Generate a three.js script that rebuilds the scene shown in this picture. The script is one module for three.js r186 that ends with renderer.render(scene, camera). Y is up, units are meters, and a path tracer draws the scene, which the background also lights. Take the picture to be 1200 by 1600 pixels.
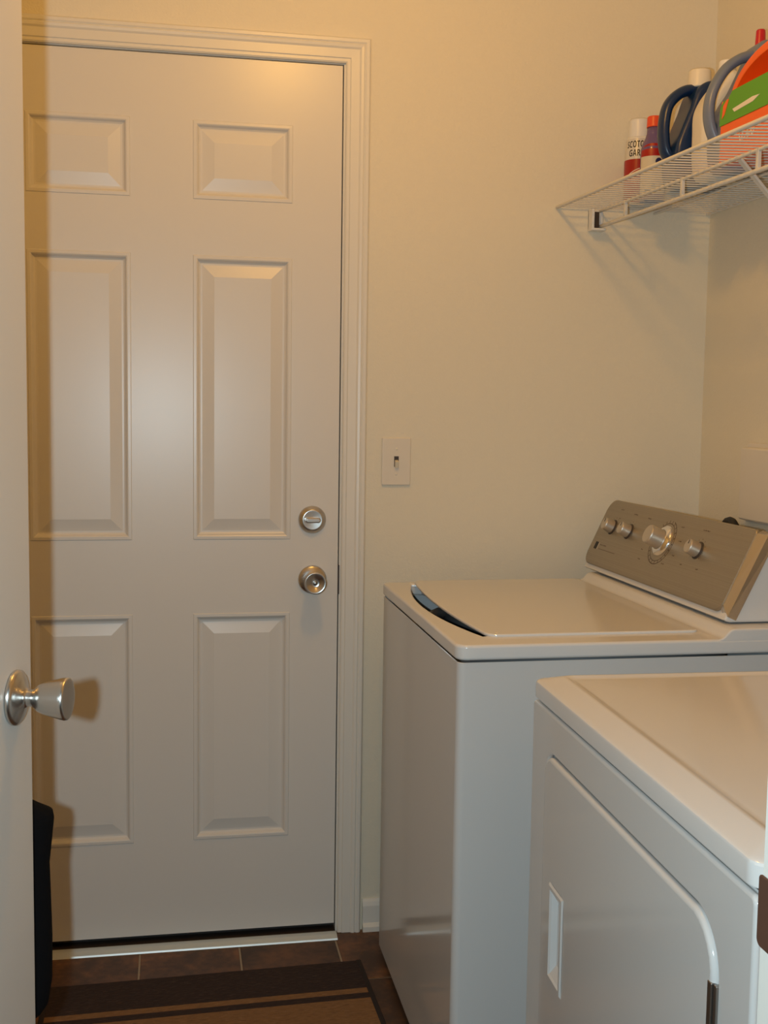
import * as THREE from 'three';
import { RoundedBoxGeometry } from 'three/addons/geometries/RoundedBoxGeometry.js';
import { mergeGeometries, mergeVertices } from 'three/addons/utils/BufferGeometryUtils.js';

// ------------------------------------------------------------------ camera, light, exposure
const scene = new THREE.Scene();
scene.background = new THREE.Color(0x000000);
const renderer = new THREE.WebGLRenderer({ antialias: true });
renderer.toneMapping = THREE.LinearToneMapping;
renderer.toneMappingExposure = 1.0;
renderer.shadowMap.enabled = true;

const camera = new THREE.PerspectiveCamera(2 * Math.atan(800 / 1780) * 180 / Math.PI, 0.75, 0.02, 30);
camera.position.set(-0.381, 1.268, 2.656);
camera.rotation.set(-0.0888, -0.1828, 0.0142, 'YXZ');
scene.add(camera);

// the camera's own flash, a small window to the left of the lens
const flash = new THREE.SpotLight(new THREE.Color().setRGB(0.70, 0.90, 1.0), 4.55, 0, 0.95, 0.5, 2);
flash.name = 'camera_flash';
flash.position.set(-0.447, 1.268, 2.640);
flash.target.position.set(-0.02, 1.05, 0.3);
flash.castShadow = true; flash.shadow.radius = 0.5; flash.shadow.mapSize.set(2048, 2048); flash.shadow.bias = -0.0005;
scene.add(flash, flash.target);

// ------------------------------------------------------------------ helpers
let seed = 7;
const rnd = () => { seed = (seed * 1664525 + 1013904223) >>> 0; return seed / 4294967296; };
const taken = {};
const numbered = (n) => { const k = taken[n] = (taken[n] ?? -1) + 1; return k ? `${n}_${String(k).padStart(3, '0')}` : n; };
const lin = (r, g, b) => new THREE.Color().setRGB(r, g, b);
const V2 = (x, y) => new THREE.Vector2(x, y);
const V3 = (x, y, z) => new THREE.Vector3(x, y, z);
function part(name, geo, mat, parent, label) {
  const m = new THREE.Mesh(geo, mat); m.name = name; parent.add(m);
  if (label) m.userData.label = label;
  return m;
}
function thing(name, label, category, pos = [0, 0, 0], rotY = 0, group) {
  const g = new THREE.Group(); g.name = numbered(name); g.position.set(...pos); g.rotation.y = rotY; scene.add(g);
  g.userData = { label, category }; if (group) g.userData.group = group;
  return g;
}
function struct(name, label, category, geo, mat) {
  const o = geo ? new THREE.Mesh(geo, mat) : new THREE.Group(); o.name = name; scene.add(o);
  o.userData = { kind: 'structure', label, category };
  return o;
}
const bx = (x0, x1, y0, y1, z0, z1) => new THREE.BoxGeometry(x1 - x0, y1 - y0, z1 - z0).translate((x0 + x1) / 2, (y0 + y1) / 2, (z0 + z1) / 2);
const rbx = (x0, x1, y0, y1, z0, z1, r, s = 3) => new RoundedBoxGeometry(x1 - x0, y1 - y0, z1 - z0, s, r).translate((x0 + x1) / 2, (y0 + y1) / 2, (z0 + z1) / 2);
function tube(a, b, r, seg = 8) {
  const A = V3(...a), B = V3(...b), d = B.clone().sub(A);
  const g = new THREE.CylinderGeometry(r, r, d.length(), seg);
  g.applyQuaternion(new THREE.Quaternion().setFromUnitVectors(V3(0, 1, 0), d.clone().normalize()));
  return g.translate((A.x + B.x) / 2, (A.y + B.y) / 2, (A.z + B.z) / 2);
}
const lathe = (pts, seg = 40) => new THREE.LatheGeometry(pts.map(p => V2(p[0], p[1])), seg);
function roundRect(x0, x1, y0, y1, r) {                       // r: one radius or [bl, br, tr, tl]
  const [a, b, c, d] = Array.isArray(r) ? r : [r, r, r, r];
  const s = new THREE.Shape();
  s.moveTo(x0 + a, y0); s.lineTo(x1 - b, y0); if (b) s.absarc(x1 - b, y0 + b, b, -Math.PI / 2, 0);
  s.lineTo(x1, y1 - c); if (c) s.absarc(x1 - c, y1 - c, c, 0, Math.PI / 2);
  s.lineTo(x0 + d, y1); if (d) s.absarc(x0 + d, y1 - d, d, Math.PI / 2, Math.PI);
  s.lineTo(x0, y0 + a); if (a) s.absarc(x0 + a, y0 + a, a, Math.PI, Math.PI * 1.5);
  return s;
}
function poly(pts) { const s = new THREE.Shape(); pts.forEach((p, i) => i ? s.lineTo(p[0], p[1]) : s.moveTo(p[0], p[1])); s.closePath(); return s; }
function smoothShape(pts, n = 80) {
  const c = new THREE.CatmullRomCurve3(pts.map(p => V3(p[0], p[1], 0)), true, 'centripetal');
  return poly(c.getPoints(n).slice(0, -1).map(p => [p.x, p.y]));
}
const smoothHole = (pts, n = 40) => new THREE.Path(smoothShape(pts, n).getPoints());
function extrude(shape, depth, bevel = 0, seg = 3, curve = 16) {   // overall thickness = depth, z from 0 to depth
  if (!bevel) return new THREE.ExtrudeGeometry(shape, { depth, bevelEnabled: false, curveSegments: curve });
  const g = new THREE.ExtrudeGeometry(shape, { depth: depth - 2 * bevel, bevelEnabled: true, bevelThickness: bevel, bevelSize: bevel, bevelOffset: -bevel, bevelSegments: seg, curveSegments: curve });
  return g.translate(0, 0, bevel);
}
function crease(geo, angle = 0.6) {                                 // smooth normals across soft edges, weighted by face area so that flat faces stay flat
  const g = geo.index ? geo.toNonIndexed() : geo, p = g.attributes.position, n = p.count, F = [], at = new Map(), c = Math.cos(angle);
  const a = V3(), b = V3(), d = V3(), key = i => `${Math.round(p.getX(i) * 2e5)},${Math.round(p.getY(i) * 2e5)},${Math.round(p.getZ(i) * 2e5)}`;
  for (let i = 0; i < n; i += 3) {
    a.fromBufferAttribute(p, i); b.fromBufferAttribute(p, i + 1).sub(a); d.fromBufferAttribute(p, i + 2).sub(a);
    const w = V3().crossVectors(b, d), l = w.length(); F.push([w, l > 0 ? w.clone().divideScalar(l) : V3()]);
    for (let k = 0; k < 3; k++) { const q = key(i + k); if (!at.has(q)) at.set(q, []); at.get(q).push(i / 3); }
  }
  const out = new Float32Array(n * 3), sum = V3();
  for (let i = 0; i < n; i++) {
    const f = F[(i / 3) | 0]; sum.set(0, 0, 0);
    for (const j of at.get(key(i))) if (F[j][1].dot(f[1]) > c) sum.add(F[j][0]);
    if (sum.lengthSq() < 1e-20) sum.copy(f[1]); sum.normalize(); out.set([sum.x, sum.y, sum.z], i * 3);
  }
  g.setAttribute('normal', new THREE.BufferAttribute(out, 3)); return g;
}
// local (x, y, z) -> basis vectors
function basis(g, u, v, n, o) { return g.applyMatrix4(new THREE.Matrix4().makeBasis(V3(...u), V3(...v), V3(...n)).setPosition(...o)); }
function quads(list) {                                          // list of [a,b,c,d]
  const p = [];
  for (const [a, b, c, d] of list) p.push(...a, ...b, ...c, ...a, ...c, ...d);
  const g = new THREE.BufferGeometry(); g.setAttribute('position', new THREE.Float32BufferAttribute(p, 3));
  g.setAttribute('uv', new THREE.Float32BufferAttribute(new Array(p.length / 3 * 2).fill(0), 2));
  g.computeVertexNormals(); return g;
}
function uvPlanar(g, fu, fv) {
  const p = g.attributes.position, u = new Float32Array(p.count * 2);
  for (let i = 0; i < p.count; i++) { u[2 * i] = fu(p.getX(i), p.getY(i), p.getZ(i)); u[2 * i + 1] = fv(p.getX(i), p.getY(i), p.getZ(i)); }
  g.setAttribute('uv', new THREE.BufferAttribute(u, 2)); return g;
}

// noise textures
function valueNoise(size, cells) {                                // tileable value noise
  const lat = []; for (let i = 0; i < cells * cells; i++) lat.push(rnd());
  const out = new Float32Array(size * size), s = t => t * t * (3 - 2 * t);
  for (let y = 0; y < size; y++) for (let x = 0; x < size; x++) {
    const fx = x / size * cells, fy = y / size * cells, ix = fx | 0, iy = fy | 0, tx = s(fx - ix), ty = s(fy - iy);
    const L = (a, b) => lat[(b % cells) * cells + (a % cells)];
    out[y * size + x] = (L(ix, iy) * (1 - tx) + L(ix + 1, iy) * tx) * (1 - ty) + (L(ix, iy + 1) * (1 - tx) + L(ix + 1, iy + 1) * tx) * ty;
  }
  return out;
}
function layered(size, layers) {
  const out = new Float32Array(size * size); let tot = 0;
  for (const [c, w] of layers) { const n = valueNoise(size, c); tot += w; for (let i = 0; i < out.length; i++) out[i] += n[i] * w; }
  for (let i = 0; i < out.length; i++) out[i] /= tot;
  return out;
}
function dataTex(size, f, srgb, rep) {
  const d = new Uint8Array(size * size * 4);
  for (let i = 0; i < size * size; i++) { const c = f(i, i % size, (i / size) | 0); d[4 * i] = c[0]; d[4 * i + 1] = c[1]; d[4 * i + 2] = c[2]; d[4 * i + 3] = 255; }
  const t = new THREE.DataTexture(d, size, size); t.wrapS = t.wrapT = THREE.RepeatWrapping; t.magFilter = THREE.LinearFilter; t.minFilter = THREE.LinearMipmapLinearFilter; t.generateMipmaps = true;
  if (srgb) t.colorSpace = THREE.SRGBColorSpace; if (rep) t.repeat.set(rep, rep); t.needsUpdate = true; return t;
}
const peelN = layered(512, [[128, 1], [64, 0.8], [32, 0.4]]);
const peel = dataTex(512, i => { const v = peelN[i] * 255; return [v, v, v]; }, false);
const bandN = layered(256, [[4, 1], [16, 0.7], [64, 0.5], [128, 0.4]]);

// ------------------------------------------------------------------ materials
const std = (c, roughness, o = {}) => new THREE.MeshStandardMaterial({ color: c, roughness, metalness: 0, ...o });
const phy = (c, roughness, o = {}) => new THREE.MeshPhysicalMaterial({ color: c, roughness, metalness: 0, ...o });
const M = {
  wall: std(lin(0.79, 0.725, 0.58), 0.62, { bumpMap: peel, bumpScale: 0.0006 }),
  ceiling: std(lin(0.80, 0.78, 0.74), 0.9),
  trim: std(lin(0.78, 0.75, 0.68), 0.36),
  door: std(lin(0.75, 0.72, 0.67), 0.31),
  nickel: std(lin(0.60, 0.58, 0.55), 0.28, { metalness: 1 }),
  nickelDark: std(lin(0.35, 0.33, 0.31), 0.35, { metalness: 1 }),
  brass: std(lin(0.70, 0.50, 0.22), 0.35, { metalness: 1 }),
  bronze: std(lin(0.085, 0.035, 0.020), 0.55),
  aluminium: std(lin(0.72, 0.76, 0.74), 0.42, { metalness: 0.6 }),
  black: std(lin(0.012, 0.012, 0.012), 0.7),
  rubber: std(lin(0.02, 0.02, 0.02), 0.6),
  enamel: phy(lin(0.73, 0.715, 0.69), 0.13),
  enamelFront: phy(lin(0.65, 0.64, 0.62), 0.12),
  addedTubGrey: std(lin(0.17, 0.165, 0.16), 0.5),  // grey of the added tub that dims the finger pocket
  chrome: std(lin(0.85, 0.85, 0.86), 0.08, { metalness: 1 }),
  endStrip: std(lin(0.72, 0.71, 0.70), 0.27, { metalness: 1 }),
  knobSilver: std(lin(0.62, 0.57, 0.50), 0.46, { metalness: 0.85 }),
  darkPlastic: std(lin(0.045, 0.032, 0.025), 0.5),
  wire: std(lin(0.70, 0.67, 0.60), 0.40),
  switchPlate: std(lin(0.76, 0.70, 0.60), 0.35),
  toggle: std(lin(0.72, 0.66, 0.52), 0.3),
  whitePlastic: std(lin(0.80, 0.79, 0.76), 0.35),
  cream: std(lin(0.80, 0.74, 0.62), 0.4),
  fabric: phy(lin(0.006, 0.006, 0.007), 0.95, { specularIntensity: 0.15 }),
  navy: std(lin(0.008, 0.030, 0.095), 0.3),
  greyBlue: std(lin(0.17, 0.21, 0.30), 0.35),
  red: std(lin(0.55, 0.015, 0.03), 0.35),
  orange: std(lin(0.90, 0.13, 0.008), 0.4),
  green: std(lin(0.10, 0.36, 0.012), 0.45),
  lavender: std(lin(0.50, 0.42, 0.58), 0.35),
  purple: phy(lin(0.16, 0.10, 0.22), 0.15, {}),
  capOrange: std(lin(0.85, 0.09, 0.03), 0.35),
};

// ------------------------------------------------------------------ the room shell
const RX = 0.912, LX = -1.05, NZ = 1.93, CEIL = 2.44, HALLZ = 3.7;
const wallUV = g => uvPlanar(g, (x, y, z) => (x + z) * 3.2, (x, y) => y * 3.2);
{
  const s = poly([[LX - 0.12, -0.1], [RX + 0.12, -0.1], [RX + 0.12, CEIL], [LX - 0.12, CEIL]]);
  s.holes.push(new THREE.Path([V2(-0.836, 0), V2(0.023, 0), V2(0.023, 2.072), V2(-0.836, 2.072)]));
  struct('wall_back', 'cream painted wall around the white panelled back door', 'wall', wallUV(extrude(s, 0.14).translate(0, 0, -0.14)), M.wall);
  struct('wall_right', 'cream painted wall behind the washer and wire shelf', 'wall', wallUV(bx(RX, RX + 0.12, -0.1, CEIL, 0, HALLZ)), M.wall);
  struct('wall_left', 'cream painted wall on the left behind the open door', 'wall', wallUV(bx(LX - 0.12, LX, -0.1, CEIL, 0, HALLZ)), M.wall);
  const f = poly([[LX, -0.1], [RX, -0.1], [RX, CEIL], [LX, CEIL]]);
  f.holes.push(new THREE.Path([V2(-0.752, 0), V2(0.052, 0), V2(0.052, 2.06), V2(-0.752, 2.06)]));
  struct('wall_front', 'cream wall with the doorway the room is seen through', 'wall', wallUV(extrude(f, 0.12).translate(0, 0, NZ)), M.wall);
  struct('wall_hallway', 'cream hallway wall at the near end', 'wall', wallUV(bx(LX - 0.12, RX + 0.12, -0.1, CEIL, HALLZ, HALLZ + 0.12)), M.wall);
  struct('ceiling', 'plain white ceiling above the laundry room', 'ceiling', bx(LX - 0.12, RX + 0.12, CEIL, CEIL + 0.1, -0.14, HALLZ + 0.12), M.ceiling);
}
// tiled floor: grout bed with a tile piece for each square
{
  const grout = std(lin(0.34, 0.27, 0.20), 0.85);
  const floor = struct('floor', 'brown mottled floor tiles with light grout lines', 'floor', bx(LX - 0.12, RX + 0.12, -0.1, -0.0025, -0.14, HALLZ + 0.12), grout);
  const tileMats = [];
  for (let k = 0; k < 5; k++) {
    const n = layered(256, [[3, 1.2], [8, 1], [24, 0.7], [90, 0.4]]), r0 = 0.9 + 0.2 * rnd();
    const tx = dataTex(256, i => { const t = Math.min(1, Math.max(0, (n[i] - 0.3) * 2.4)); return [(70 + 48 * t) * r0, (47 + 30 * t) * r0, (30 + 14 * t) * r0]; }, true);
    tileMats.push(std(lin(1, 1, 1), 0.5, { map: tx }));
  }
  const P = 0.2295, g = 0.0048;
  const cell = {};
  for (let i = -5; i < 5; i++) for (let j = -1; j < 16; j++) {
    const x0 = Math.max(LX + 0.002, -0.0025 + i * P + g / 2), x1 = Math.min(RX - 0.002, -0.0025 + (i + 1) * P - g / 2);
    const z0 = Math.max(0.0, 0.243 + (j - 1) * P + g / 2), z1 = Math.min(HALLZ - 0.002, 0.243 + j * P - g / 2);
    if (x1 - x0 < 0.03 || z1 - z0 < 0.01) continue;
    const key = `${(x1 - x0).toFixed(4)}_${(z1 - z0).toFixed(4)}`;
    cell[key] ??= (() => {
      const e = extrude(roundRect(-(x1 - x0) / 2, (x1 - x0) / 2, -(z1 - z0) / 2, (z1 - z0) / 2, 0.003), 0.006, 0.0012, 1, 1).rotateX(-Math.PI / 2).translate(0, -0.006, 0);
      return uvPlanar(e, x => x / P + 0.5, (x, y, z) => z / P + 0.5);
    })();
    const t = part('tile', cell[key], tileMats[(rnd() * 5) | 0], floor);
    t.position.set((x0 + x1) / 2, 0, (z0 + z1) / 2);
  }
}
// baseboards
function baseboard(name, label, a, b, nx, nz) {                   // a,b: [x,z] on the wall, normal into the room
  const prof = [[0, 0], [0.018, 0], [0.018, 0.012], [0.013, 0.018], [0.010, 0.020], [0.010, 0.062], [0.007, 0.072], [0.003, 0.078], [0, 0.078]];
  const len = Math.hypot(b[0] - a[0], b[1] - a[1]);
  const g = extrude(poly(prof), len);
  const dx = (b[0] - a[0]) / len, dz = (b[1] - a[1]) / len;
  basis(g, [nx, 0, nz], [0, 1, 0], [dx, 0, dz], [a[0], 0, a[1]]);
  g.computeVertexNormals();
  struct(name, label, 'baseboard', g, M.trim);
}
baseboard('baseboard_back', 'white baseboard between door casing and washer', [0.069, 0.0005], [RX - 0.019, 0.0005], 0, 1);
baseboard('baseboard_right', 'white baseboard behind the washer and dryer', [RX - 0.0005, 0.019], [RX - 0.0005, NZ], -1, 0);
baseboard('baseboard_left', 'white baseboard along the left wall', [LX + 0.0005, 0.019], [LX + 0.0005, NZ], 1, 0);

// ------------------------------------------------------------------ mitred casing
const CAS = [[0, 0], [0, 0.007], [0.003, 0.0095], [0.009, 0.0095], [0.011, 0.012], [0.030, 0.0125], [0.034, 0.0155], [0.0395, 0.0165], [0.0425, 0.014], [0.0455, 0.0165], [0.052, 0.0165], [0.056, 0.012], [0.057, 0]];
function casing(parent, xl, xr, top, z, s) {                      // s: +1 faces +z, -1 faces -z
  const pt = { left: (o, h, e) => e ? [xl - o, top + o, z + s * h] : [xl - o, 0, z + s * h], right: (o, h, e) => e ? [xr + o, top + o, z + s * h] : [xr + o, 0, z + s * h], head: (o, h, e) => e ? [xr + o, top + o, z + s * h] : [xl - o, top + o, z + s * h] };
  for (const k of ['left', 'right', 'head']) {
    const q = [];
    for (let i = 0; i < CAS.length - 1; i++) {
      const [a, b] = [CAS[i], CAS[i + 1]], A = pt[k](...a, 0), B = pt[k](...a, 1), C = pt[k](...b, 1), D = pt[k](...b, 0);
      const flip = (k === 'left' ? -1 : k === 'right' ? 1 : -1) * s;
      q.push(flip > 0 ? [A, D, C, B] : [A, B, C, D]);
    }
    part('casing', quads(q), M.trim, parent);
  }
}
{
  const t = struct('trim_1', 'white moulded casing and jamb around the back door', 'door frame');
  casing(t, -0.820, 0.007, 2.055, 0, 1);
  part('jamb', bx(0.003, 0.023, 0, 2.053, -0.14, 0), M.trim, t);
  part('jamb', bx(-0.836, -0.817, 0, 2.053, -0.14, 0), M.trim, t);
  part('head_jamb', bx(-0.836, 0.023, 2.053, 2.072, -0.14, 0), M.trim, t);
  part('door_stop', bx(-0.012, 0.003, 0, 2.053, -0.10, -0.0465), M.trim, t);
  part('door_stop', bx(-0.817, -0.803, 0, 2.053, -0.10, -0.0465), M.trim, t);
  part('door_stop', bx(-0.803, -0.012, 2.040, 2.053, -0.10, -0.0465), M.trim, t);
  const th = poly([[0.014, 0], [0.048, 0], [0.046, 0.0035], [0.030, 0.0075], [0.018, 0.0085], [0.014, 0.0075]]);
  const g = extrude(th, 0.820).applyMatrix4(new THREE.Matrix4().makeBasis(V3(0, 0, 1), V3(0, 1, 0), V3(-1, 0, 0)).setPosition(0.003, 0, 0));
  part('threshold', g, M.aluminium, t, 'pale metal threshold under the door');
  part('sill', bx(-0.817, 0.003, -0.002, 0.003, -0.14, 0.0135), M.darkPlastic, t, 'dark sill under the door');
  part('strike_plate', rbx(0.0005, 0.0042, 0.832, 0.902, -0.03, 0.0012, 0.0005, 1), M.darkPlastic, t, 'dark strike plate in the door gap');
}

// ------------------------------------------------------------------ shared door hardware
const knobProfile = [[0, 0.0], [0.0325, 0.0], [0.0338, 0.002], [0.0335, 0.0055], [0.030, 0.0085], [0.022, 0.0115], [0.0125, 0.0145], [0.0105, 0.018], [0.0102, 0.024], [0.0125, 0.027], [0.0165, 0.031], [0.0195, 0.038], [0.0225, 0.049], [0.0252, 0.060], [0.0260, 0.064], [0.0254, 0.0668], [0.0236, 0.0676]];
function doorKnob(parent, o, u, v, n, lock = true, mat = M.nickel) {             // u x v = n, n points out of the door
  const k = new THREE.Group(); k.name = 'door_knob'; parent.add(k);
  k.applyMatrix4(new THREE.Matrix4().makeBasis(V3(...u), V3(...n), V3(...v).negate()).setPosition(...o));
  part('rose', lathe(knobProfile.slice(0, 8), 48), mat, k);
  part('handle', lathe([...knobProfile.slice(7), ...(lock ? [[0.020, 0.0668], [0.011, 0.0620], [0.0085, 0.0600], [0, 0.0600]] : [[0.018, 0.0680], [0, 0.0684]])], 48), mat, k);
  if (lock) part('lock_button', lathe([[0, 0.066], [0.0042, 0.0655], [0.0055, 0.064], [0.006, 0.059], [0, 0.059]], 24), M.nickelDark, k);
  return k;
}

// ------------------------------------------------------------------ back door, six panels
{
  const d = struct('door_1', 'closed white six-panel back door with nickel deadbolt and knob', 'door');
  const X = [[-0.701, -0.476], [-0.338, -0.113]], Y = [[1.737, 1.911], [0.964, 1.613], [0.248, 0.791]];
  const s = poly([[-0.814, 0.021], [0, 0.021], [0, 2.050], [-0.814, 2.050]]);
  for (const [x0, x1] of X) for (const [y0, y1] of Y) s.holes.push(new THREE.Path([V2(x0, y0), V2(x1, y0), V2(x1, y1), V2(x0, y1)]));
  part('slab', extrude(s, 0.044).translate(0, 0, -0.044), M.door, d);
  const prof = [[0, 0], [0.0015, 0.0018], [0.0075, 0.0020], [0.010, 0.0005], [0.0135, -0.0055], [0.017, -0.0078], [0.021, -0.0078], [0.048, -0.0012]];
  for (const [y0, y1] of Y) for (const [x0, x1] of X) {
    const q = [], R = (k, i) => { const [o, h] = prof[i]; return [[x0 + o, y0 + o, h], [x1 - o, y0 + o, h], [x1 - o, y1 - o, h], [x0 + o, y1 - o, h]][k]; };
    for (let i = 0; i < prof.length - 1; i++) for (let k = 0; k < 4; k++) q.push([R(k, i), R((k + 1) % 4, i), R((k + 1) % 4, i + 1), R(k, i + 1)]);
    const L = prof.length - 1; q.push([R(0, L), R(1, L), R(2, L), R(3, L)]);
    part('raised_panel', quads(q), M.door, d);
  }
  part('door_sweep', bx(-0.812, -0.002, 0.0135, 0.0212, -0.036, -0.006), M.rubber, d, 'dark rubber sweep under the door');
  const db = new THREE.Group(); db.name = 'deadbolt'; d.add(db); db.position.set(-0.062, 1.010, 0);
  part('rose', lathe([[0, 0], [0.0325, 0], [0.0328, 0.003], [0.031, 0.0065], [0.0245, 0.0125], [0.023, 0.0135], [0.0215, 0.0130], [0, 0.0120]], 48).rotateX(Math.PI / 2), M.nickel, db);
  part('thumb_turn', extrude(roundRect(-0.018, 0.018, -0.0062, 0.0062, 0.006), 0.013, 0.003, 3).translate(0, 0, 0.0115), M.nickel, db);
  doorKnob(d, [-0.0605, 0.868, 0], [1, 0, 0], [0, 1, 0], [0, 0, 1]);
  part('latch', bx(-0.001, 0.0005, 0.858, 0.878, -0.02, -0.003), M.brass, d, 'small brass latch at the door edge');
}

// ------------------------------------------------------------------ doorway we look through: jambs, casing, strike plate
{
  const t = struct('trim_2', 'white near doorway frame with a bronze strike plate', 'door frame');
  const jr = 0.033;
  part('jamb', bx(jr, 0.052, 0, 2.041, NZ, NZ + 0.12), M.trim, t);
  part('jamb', bx(-0.752, -0.733, 0, 2.041, NZ, NZ + 0.12), M.trim, t);
  part('head_jamb', bx(-0.752, 0.052, 2.041, 2.06, NZ, NZ + 0.12), M.trim, t);
  part('door_stop', rbx(jr - 0.010, jr, 0, 2.041, NZ + 0.042, NZ + 0.075, 0.002, 2), M.trim, t);
  part('door_stop', rbx(-0.733, -0.723, 0, 2.041, NZ + 0.042, NZ + 0.075, 0.002, 2), M.trim, t);
  casing(t, -0.738, jr + 0.005, 2.046, NZ + 0.12, 1);
  casing(t, -0.738, jr + 0.005, 2.046, NZ, -1);
  // strike plate with a curved lip running past the jamb edge
  const s = roundRect(-0.0035, 0.034, -0.0262, 0.0262, [0.006, 0.003, 0.003, 0.003]);
  s.holes.push(new THREE.Path(roundRect(0.013, 0.026, -0.012, 0.012, 0.002).getPoints()));
  const g = extrude(s, 0.0022, 0.0006, 1);
  basis(g, [0, 0, 1], [0, 1, 0], [-1, 0, 0], [jr, 0.915, NZ + 0.001]);
  part('strike_plate', g, M.bronze, t, 'dark bronze strike plate on the right jamb');
}

// ------------------------------------------------------------------ open door at the left
const OD = { ang: 0.226, w: 0.762, edge: [-0.5595, 1.1835] };
const od = V3(Math.sin(OD.ang), 0, -Math.cos(OD.ang)), on = V3(Math.cos(OD.ang), 0, Math.sin(OD.ang));   // along towards the free edge; out of the visible face
{
  const hx = OD.edge[0] - od.x * OD.w, hz = OD.edge[1] - od.z * OD.w;
  const d = struct('door_2', 'open white interior door at the left with a nickel knob', 'door');
  d.position.set(hx, 0, hz);
  d.rotation.y = Math.atan2(-od.z, od.x);                              // local +x along the door to its free edge, local +z out of the visible face
  const s = part('slab', rbx(0, OD.w, 0.012, 2.035, -0.035, 0, 0.0015, 2), M.door, d);
  doorKnob(d, [OD.w - 0.060, 0.915, 0], [1, 0, 0], [0, 1, 0], [0, 0, 1], false);
  doorKnob(d, [OD.w - 0.060, 0.915, -0.035], [-1, 0, 0], [0, 1, 0], [0, 0, -1]);
  for (const y of [0.25, 1.05, 1.82]) part('hinge', tube([-0.004, y - 0.045, 0.004], [-0.004, y + 0.045, 0.004], 0.006, 12), M.nickel, d);
}

// black bag hanging from the far knob of the open door, bulging round its edge
{
  const o = [OD.edge[0], 0, OD.edge[1]];
  const W = (s, f) => [o[0] + od.x * s - on.x * f, o[2] + od.z * s - on.z * f];
  const base = [[-0.165, 0.075], [-0.15, 0.050], [-0.08, 0.046], [-0.02, 0.046], [0.006, 0.045], [0.020, 0.034], [0.032, 0.010], [0.060, -0.002], [0.088, 0.006], [0.104, 0.034], [0.098, 0.075], [0.07, 0.112], [0.01, 0.140], [-0.07, 0.145], [-0.13, 0.128], [-0.16, 0.100]];
  const lev = [ // y, body scale about knob, bulge past the door edge
    [0.452, 0.55, 0.620], [0.455, 0.82, 0.760], [0.464, 0.95, 0.880], [0.495, 0.99, 0.955], [0.554, 1.00, 0.965], [0.618, 0.99, 0.945], [0.657, 0.97, 0.930], [0.688, 0.95, 0.980], [0.714, 0.92, 1.060], [0.725, 0.88, 1.000], [0.738, 0.78, 0.780], [0.751, 0.66, 0.580], [0.768, 0.50, 0.360], [0.789, 0.34, 0.180], [0.811, 0.18, 0.050]];
  const N = 64, ring = new THREE.CatmullRomCurve3(base.map(b => V3(b[0], b[1], 0)), true, 'centripetal').getPoints(N).slice(0, -1);
  const pos = [], idx = [];
  lev.forEach(([y, k, b], j) => ring.forEach((p, i) => {
    const past = p.x > 0.006;
    let s = past ? p.x * b : -0.06 + (p.x + 0.06) * k;
    let f = 0.048 + (p.y - 0.048) * (past ? Math.min(1, b) : k);
    if (!past && f < 0.046) f = 0.046;
    f += 0.003 * Math.sin(i * 0.9 + y * 40) * (f > 0.07 ? 1 : 0);
    const [x, z] = W(s, f); pos.push(x, y, z);
  }));
  for (let j = 0; j < lev.length - 1; j++) for (let i = 0; i < N; i++) { const a = j * N + i, b = j * N + (i + 1) % N, c = a + N, d = b + N; idx.push(a, b, d, a, d, c); }
  for (const j of [0, lev.length - 1]) { const c = pos.length / 3; const [x, z] = W(-0.03, 0.09); pos.push(j ? W(-0.06, 0.055)[0] : x, lev[j][0], j ? W(-0.06, 0.055)[1] : z); for (let i = 0; i < N; i++) { const a = j * N + i, b = j * N + (i + 1) % N; j ? idx.push(a, b, c) : idx.push(b, a, c); } }
  const g = new THREE.BufferGeometry(); g.setAttribute('position', new THREE.Float32BufferAttribute(pos, 3)); g.setIndex(idx); g.computeVertexNormals();
  const t = thing('hanging_bag', 'black fabric bag hanging behind the edge of the open door', 'bag');
  part('bag_body', g, M.fabric, t);
  const K = f => { const [x, z] = W(-0.06, f); return [x, z]; };
  const [kx, kz] = K(0.059), [bx0, bz0] = W(-0.085, 0.060), [bx1, bz1] = W(-0.035, 0.060);
  part('strap', new THREE.TubeGeometry(new THREE.CatmullRomCurve3([V3(bx0, 0.806, bz0), V3(W(-0.077, 0.058)[0], 0.90, W(-0.077, 0.058)[1]), V3(kx, 0.931, kz), V3(W(-0.043, 0.058)[0], 0.90, W(-0.043, 0.058)[1]), V3(bx1, 0.806, bz1)]), 32, 0.004, 8), M.fabric, t);
}

// ------------------------------------------------------------------ light switch
{
  const t = thing('light_switch', 'cream toggle light switch plate beside the back door casing', 'switch', [0.137, 1.148, 0]);
  part('plate', rbx(-0.0350, 0.0350, -0.0565, 0.0565, 0.0, 0.0060, 0.0028, 3), M.switchPlate, t);
  part('toggle_slot', bx(-0.0055, 0.0055, -0.0125, 0.0125, 0.005, 0.0064), M.darkPlastic, t);
  part('toggle', rbx(-0.0042, 0.0042, -0.010, 0.006, 0.004, 0.017, 0.0015, 2).rotateX(0.35), M.toggle, t);
  for (const y of [-0.030, 0.030]) part('screw', lathe([[0, 0.0072], [0.0022, 0.0070], [0.0030, 0.006], [0.003, 0.005]], 16).rotateX(Math.PI / 2).translate(0, y, 0), M.cream, t);
}

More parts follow.
